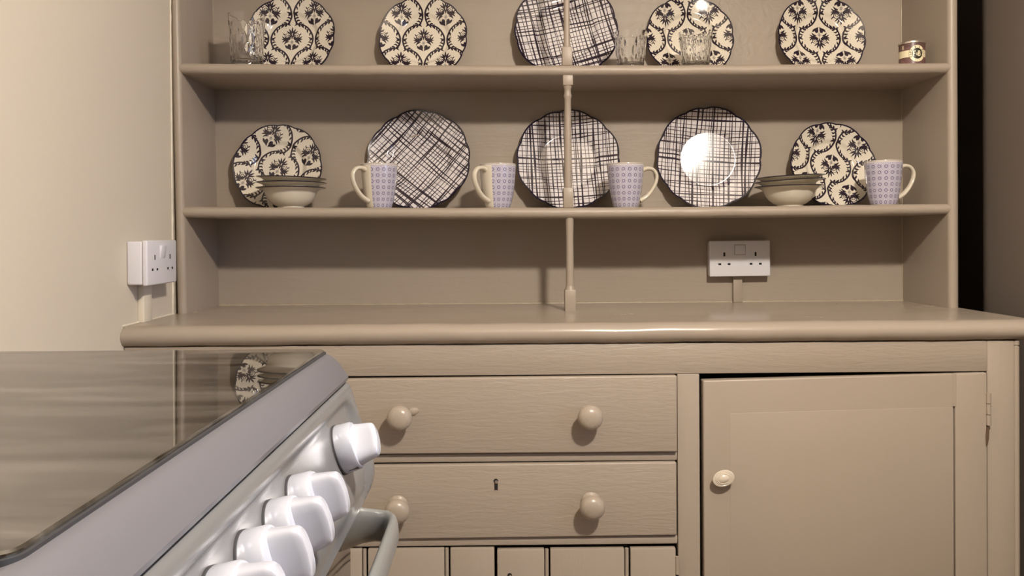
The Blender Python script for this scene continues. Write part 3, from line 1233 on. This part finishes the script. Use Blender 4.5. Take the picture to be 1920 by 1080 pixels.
# frame round the hob: an extruded rounded front with a rail on each side
prof = [(-.690, .893), (-.690, .9010), (-.155, .9010), (-.1500, .9015), (-.1465, .9020), (-.1420, .9000), (-.1365, .8945), (-.1315, .8880), (-.1285, .8828), (-.1290, .8800), (-.1330, .8790), (-.150, .8790), (-.16, .893)]
bm = nb()
rings = []
for y, sh in ((Y0, .010), (Y0 + .002, .004), (Y0 + .006, .0012), (Y0 + .012, 0), (Y1 - .012, 0), (Y1 - .006, .0012), (Y1 - .002, .004), (Y1, .009)):
    rings.append([Vector((x - (sh if x > -.16 else 0), y, z - (sh * .6 if z > .885 else 0))) for x, z in prof])
loft(bm, rings)
part('hob_frame', bm, M_steel, K, 40)
bm = nb()
gx0, gx1, gy0, gy1 = -.672, -.1480, .256, .7180


def rrect(x0, x1, y0, y1, r, z, n=8):
    out = []
    for cx, cy, a0 in ((x1 - r, y1 - r, 0), (x0 + r, y1 - r, 90), (x0 + r, y0 + r, 180), (x1 - r, y0 + r, 270)):
        for k in range(n + 1):
            a = math.radians(a0 + 90 * k / n)
            out.append(Vector((cx + r * math.cos(a), cy + r * math.sin(a), z)))
    return out


loft(bm, [rrect(gx0, gx1, gy0, gy1, .009, .9015), rrect(gx0, gx1, gy0, gy1, .009, .9046), rrect(gx0 + .0008, gx1 - .0008, gy0 + .0008, gy1 - .0008, .009, .9054)])
part('hob_glass', bm, M_hob, K, 30)
bm = nb()
loft(bm, [rrect(gx0 - .0015, gx1 + .0015, gy0 - .0015, gy1 + .0015, .010, .9010), rrect(gx0 - .0015, gx1 + .0015, gy0 - .0015, gy1 + .0015, .010, .9034)])
part('gasket', bm, M_seal, K, 30)

# control fascia: a tilted face with raised rounded border, inset face
A0, A1 = Vector((-.1285, 0, .8785)), Vector((-.1085, 0, .8120))     # top and bottom of the tilted face
FB = Vector((-.1115, 0, .7870))
bm = nb()
ns, nt = 120, 34
tl = (A1 - A0).length
nrm = Vector((.958, 0, .288))
grid = []
for i in range(ns + 1):
    y = Y0 + (Y1 - Y0) * i / ns
    rowv = []
    for k in range(nt + 1):
        t = k / nt
        # three stretches: tilted face, rounded turn, lower lip
        if t < .80:
            p = A0.lerp(A1, t / .80)
        else:
            q = (t - .80) / .20
            p = A1.lerp(FB, q) + Vector((.0022 * math.sin(PI * q), 0, 0))
        s = t / .80 * tl
        # depth of the inset from a rounded rectangle
        ry, rs = .024, .022
        dx = abs(y - (Y0 + Y1) / 2) - ((Y1 - Y0) / 2 - .017 - ry)
        dz = abs(s - .048) - (.038 - rs + .0)
        sd = min(max(dx, dz), 0) + math.hypot(max(dx, 0), max(dz, 0)) - rs
        e = max(0, min(1, (-sd + .001) / .006))
        e = e * e * (3 - 2 * e)
        # corner rounding at both ends
        edge = max(0, .007 - min(y - Y0, Y1 - y)) / .007
        p = p - nrm * (.0042 * e) - Vector((.008, 0, 0)) * edge ** 2
        # rounded top lip
        if t < .06:
            p = p - nrm * .003 * (1 - t / .06) ** 2
        rowv.append(bm.verts.new((p.x, y, p.z)))
    back = [bm.verts.new((-.136, y, FB.z)), bm.verts.new((-.150, y, .80)), bm.verts.new((-.150, y, .8785))]
    grid.append(rowv + back)
m_ = len(grid[0])
for a, b in zip(grid, grid[1:]):
    for k in range(m_):
        j = (k + 1) % m_
        bm.faces.new((a[k], a[j], b[j], b[k]))
bm.faces.new(grid[0]); bm.faces.new(grid[-1][::-1])
fas = part('control_panel', bm, M_fascia, K, 40)

# control knobs: collar, dial with a grip bar; axis along the fascia normal
def cooker_knob():
    bm = nb()
    lathe(bm, [(0, -.001), (.0188, -.001), (.0188, .0012), (.0170, .0014), (0, .0014)], 40)
    return finish(bm, 'knob_seat', M_seal, 40)


def knob_collar():
    bm = nb()
    lathe(bm, [(0, .001), (.0178, .001), (.0183, .002), (.0176, .0125), (.0168, .0138), (.0150, .0142), (0, .0142)], 48)
    return finish(bm, 'collar', M_knob, 40)


def knob_grip():
    bm = nb()
    # a bar across the dial, its outer edge bowed, slightly tapering outwards
    rings = []
    for z, w, l in ((.0120, .0135, .0162), (.0150, .0122, .0154), (.0185, .0105, .0146), (.0230, .0092, .0137), (.0262, .0086, .0128), (.0272, .0074, .0116)):
        ring = []
        for k in range(28):
            a = 2 * PI * k / 28
            cx, sy = math.cos(a), math.sin(a)
            x = l * math.copysign(abs(cx) ** .45, cx)
            y = w * .62 * math.copysign(abs(sy) ** .6, sy)
            bow = .0030 * (1 - (x / .0165) ** 2) if z > .02 else 0
            ring.append(Vector((x, y, z + bow)))
        rings.append(ring)
    loft(bm, rings)
    return finish(bm, 'grip', M_knob, 50)


def knob_mark():
    bm = nb()
    box(bm, .0172, .0181, -.0005, .0005, .003, .0105)
    box(bm, .0172, .0181, -.0012, .0012, .0105, .0125)
    return finish(bm, 'pointer_mark', M_mark, 40)


kp, kc, kg, km = cooker_knob(), knob_collar(), knob_grip(), knob_mark()
sK = .038
face_pt = A0.lerp(A1, sK / tl) - nrm * .0042
for y, turn in ((.635, 55), (.503, 88), (.456, 92), (.409, 86), (.364, 90), (.318, 90)):
    tilt = Matrix.Rotation(math.atan2(nrm.x, nrm.z), 4, 'Y')
    at = Matrix.Translation((face_pt.x, y, face_pt.z)) @ tilt @ Matrix.Rotation(math.radians(turn - 90), 4, 'Z')
    kb = bpy.data.objects.new('knob', kc)
    C.objects.link(kb)
    kb.parent = fas
    kb.matrix_local = Matrix.Translation(-base['cooker']) @ at
    for nm, me in (('knob_seat', kp), ('grip', kg), ('pointer_mark', km)):
        c = bpy.data.objects.new(nm, me)
        C.objects.link(c)
        c.parent = kb

# oven door with its dark glass and the bowed handle
bm = nb(); box(bm, -.149, -.1275, Y0 + .006, Y1 - .012, .36, .778, .004, 3)
dd = part('oven_door', bm, M_strip, K)
bm = nb(); box(bm, -.1279, -.1262, Y0 + .010, Y1 - .020, .364, .774, .0006)
part('door_glass', bm, M_oven, dd)
bm = nb()
pts = [(-.128, .668, .772), (-.112, .668, .7735), (-.100, .667, .7740), (-.0900, .663, .7740), (-.0855, .656, .7740), (-.0838, .645, .7740)]
pts += [(-.0836, .645 - .33 * k / 8, .7740) for k in range(1, 8)]
pts += [(-.0838, .315, .7740), (-.0855, .304, .7740), (-.0900, .297, .7740), (-.100, .293, .7740), (-.112, .292, .7735), (-.128, .292, .772)]
tube(bm, pts, .0048, .0125, 20, Vector((0, 0, 1)), [1.5, 1.15, 1, 1, 1, 1] + [1] * 7 + [1, 1, 1, 1, 1.15, 1.5])
part('handle', bm, M_handle, dd, 60)
bm = nb(); box(bm, -.149, -.129, Y0 + .006, Y1 - .012, .06, .352, .004, 3)
part('storage_drawer', bm, M_steel, K)
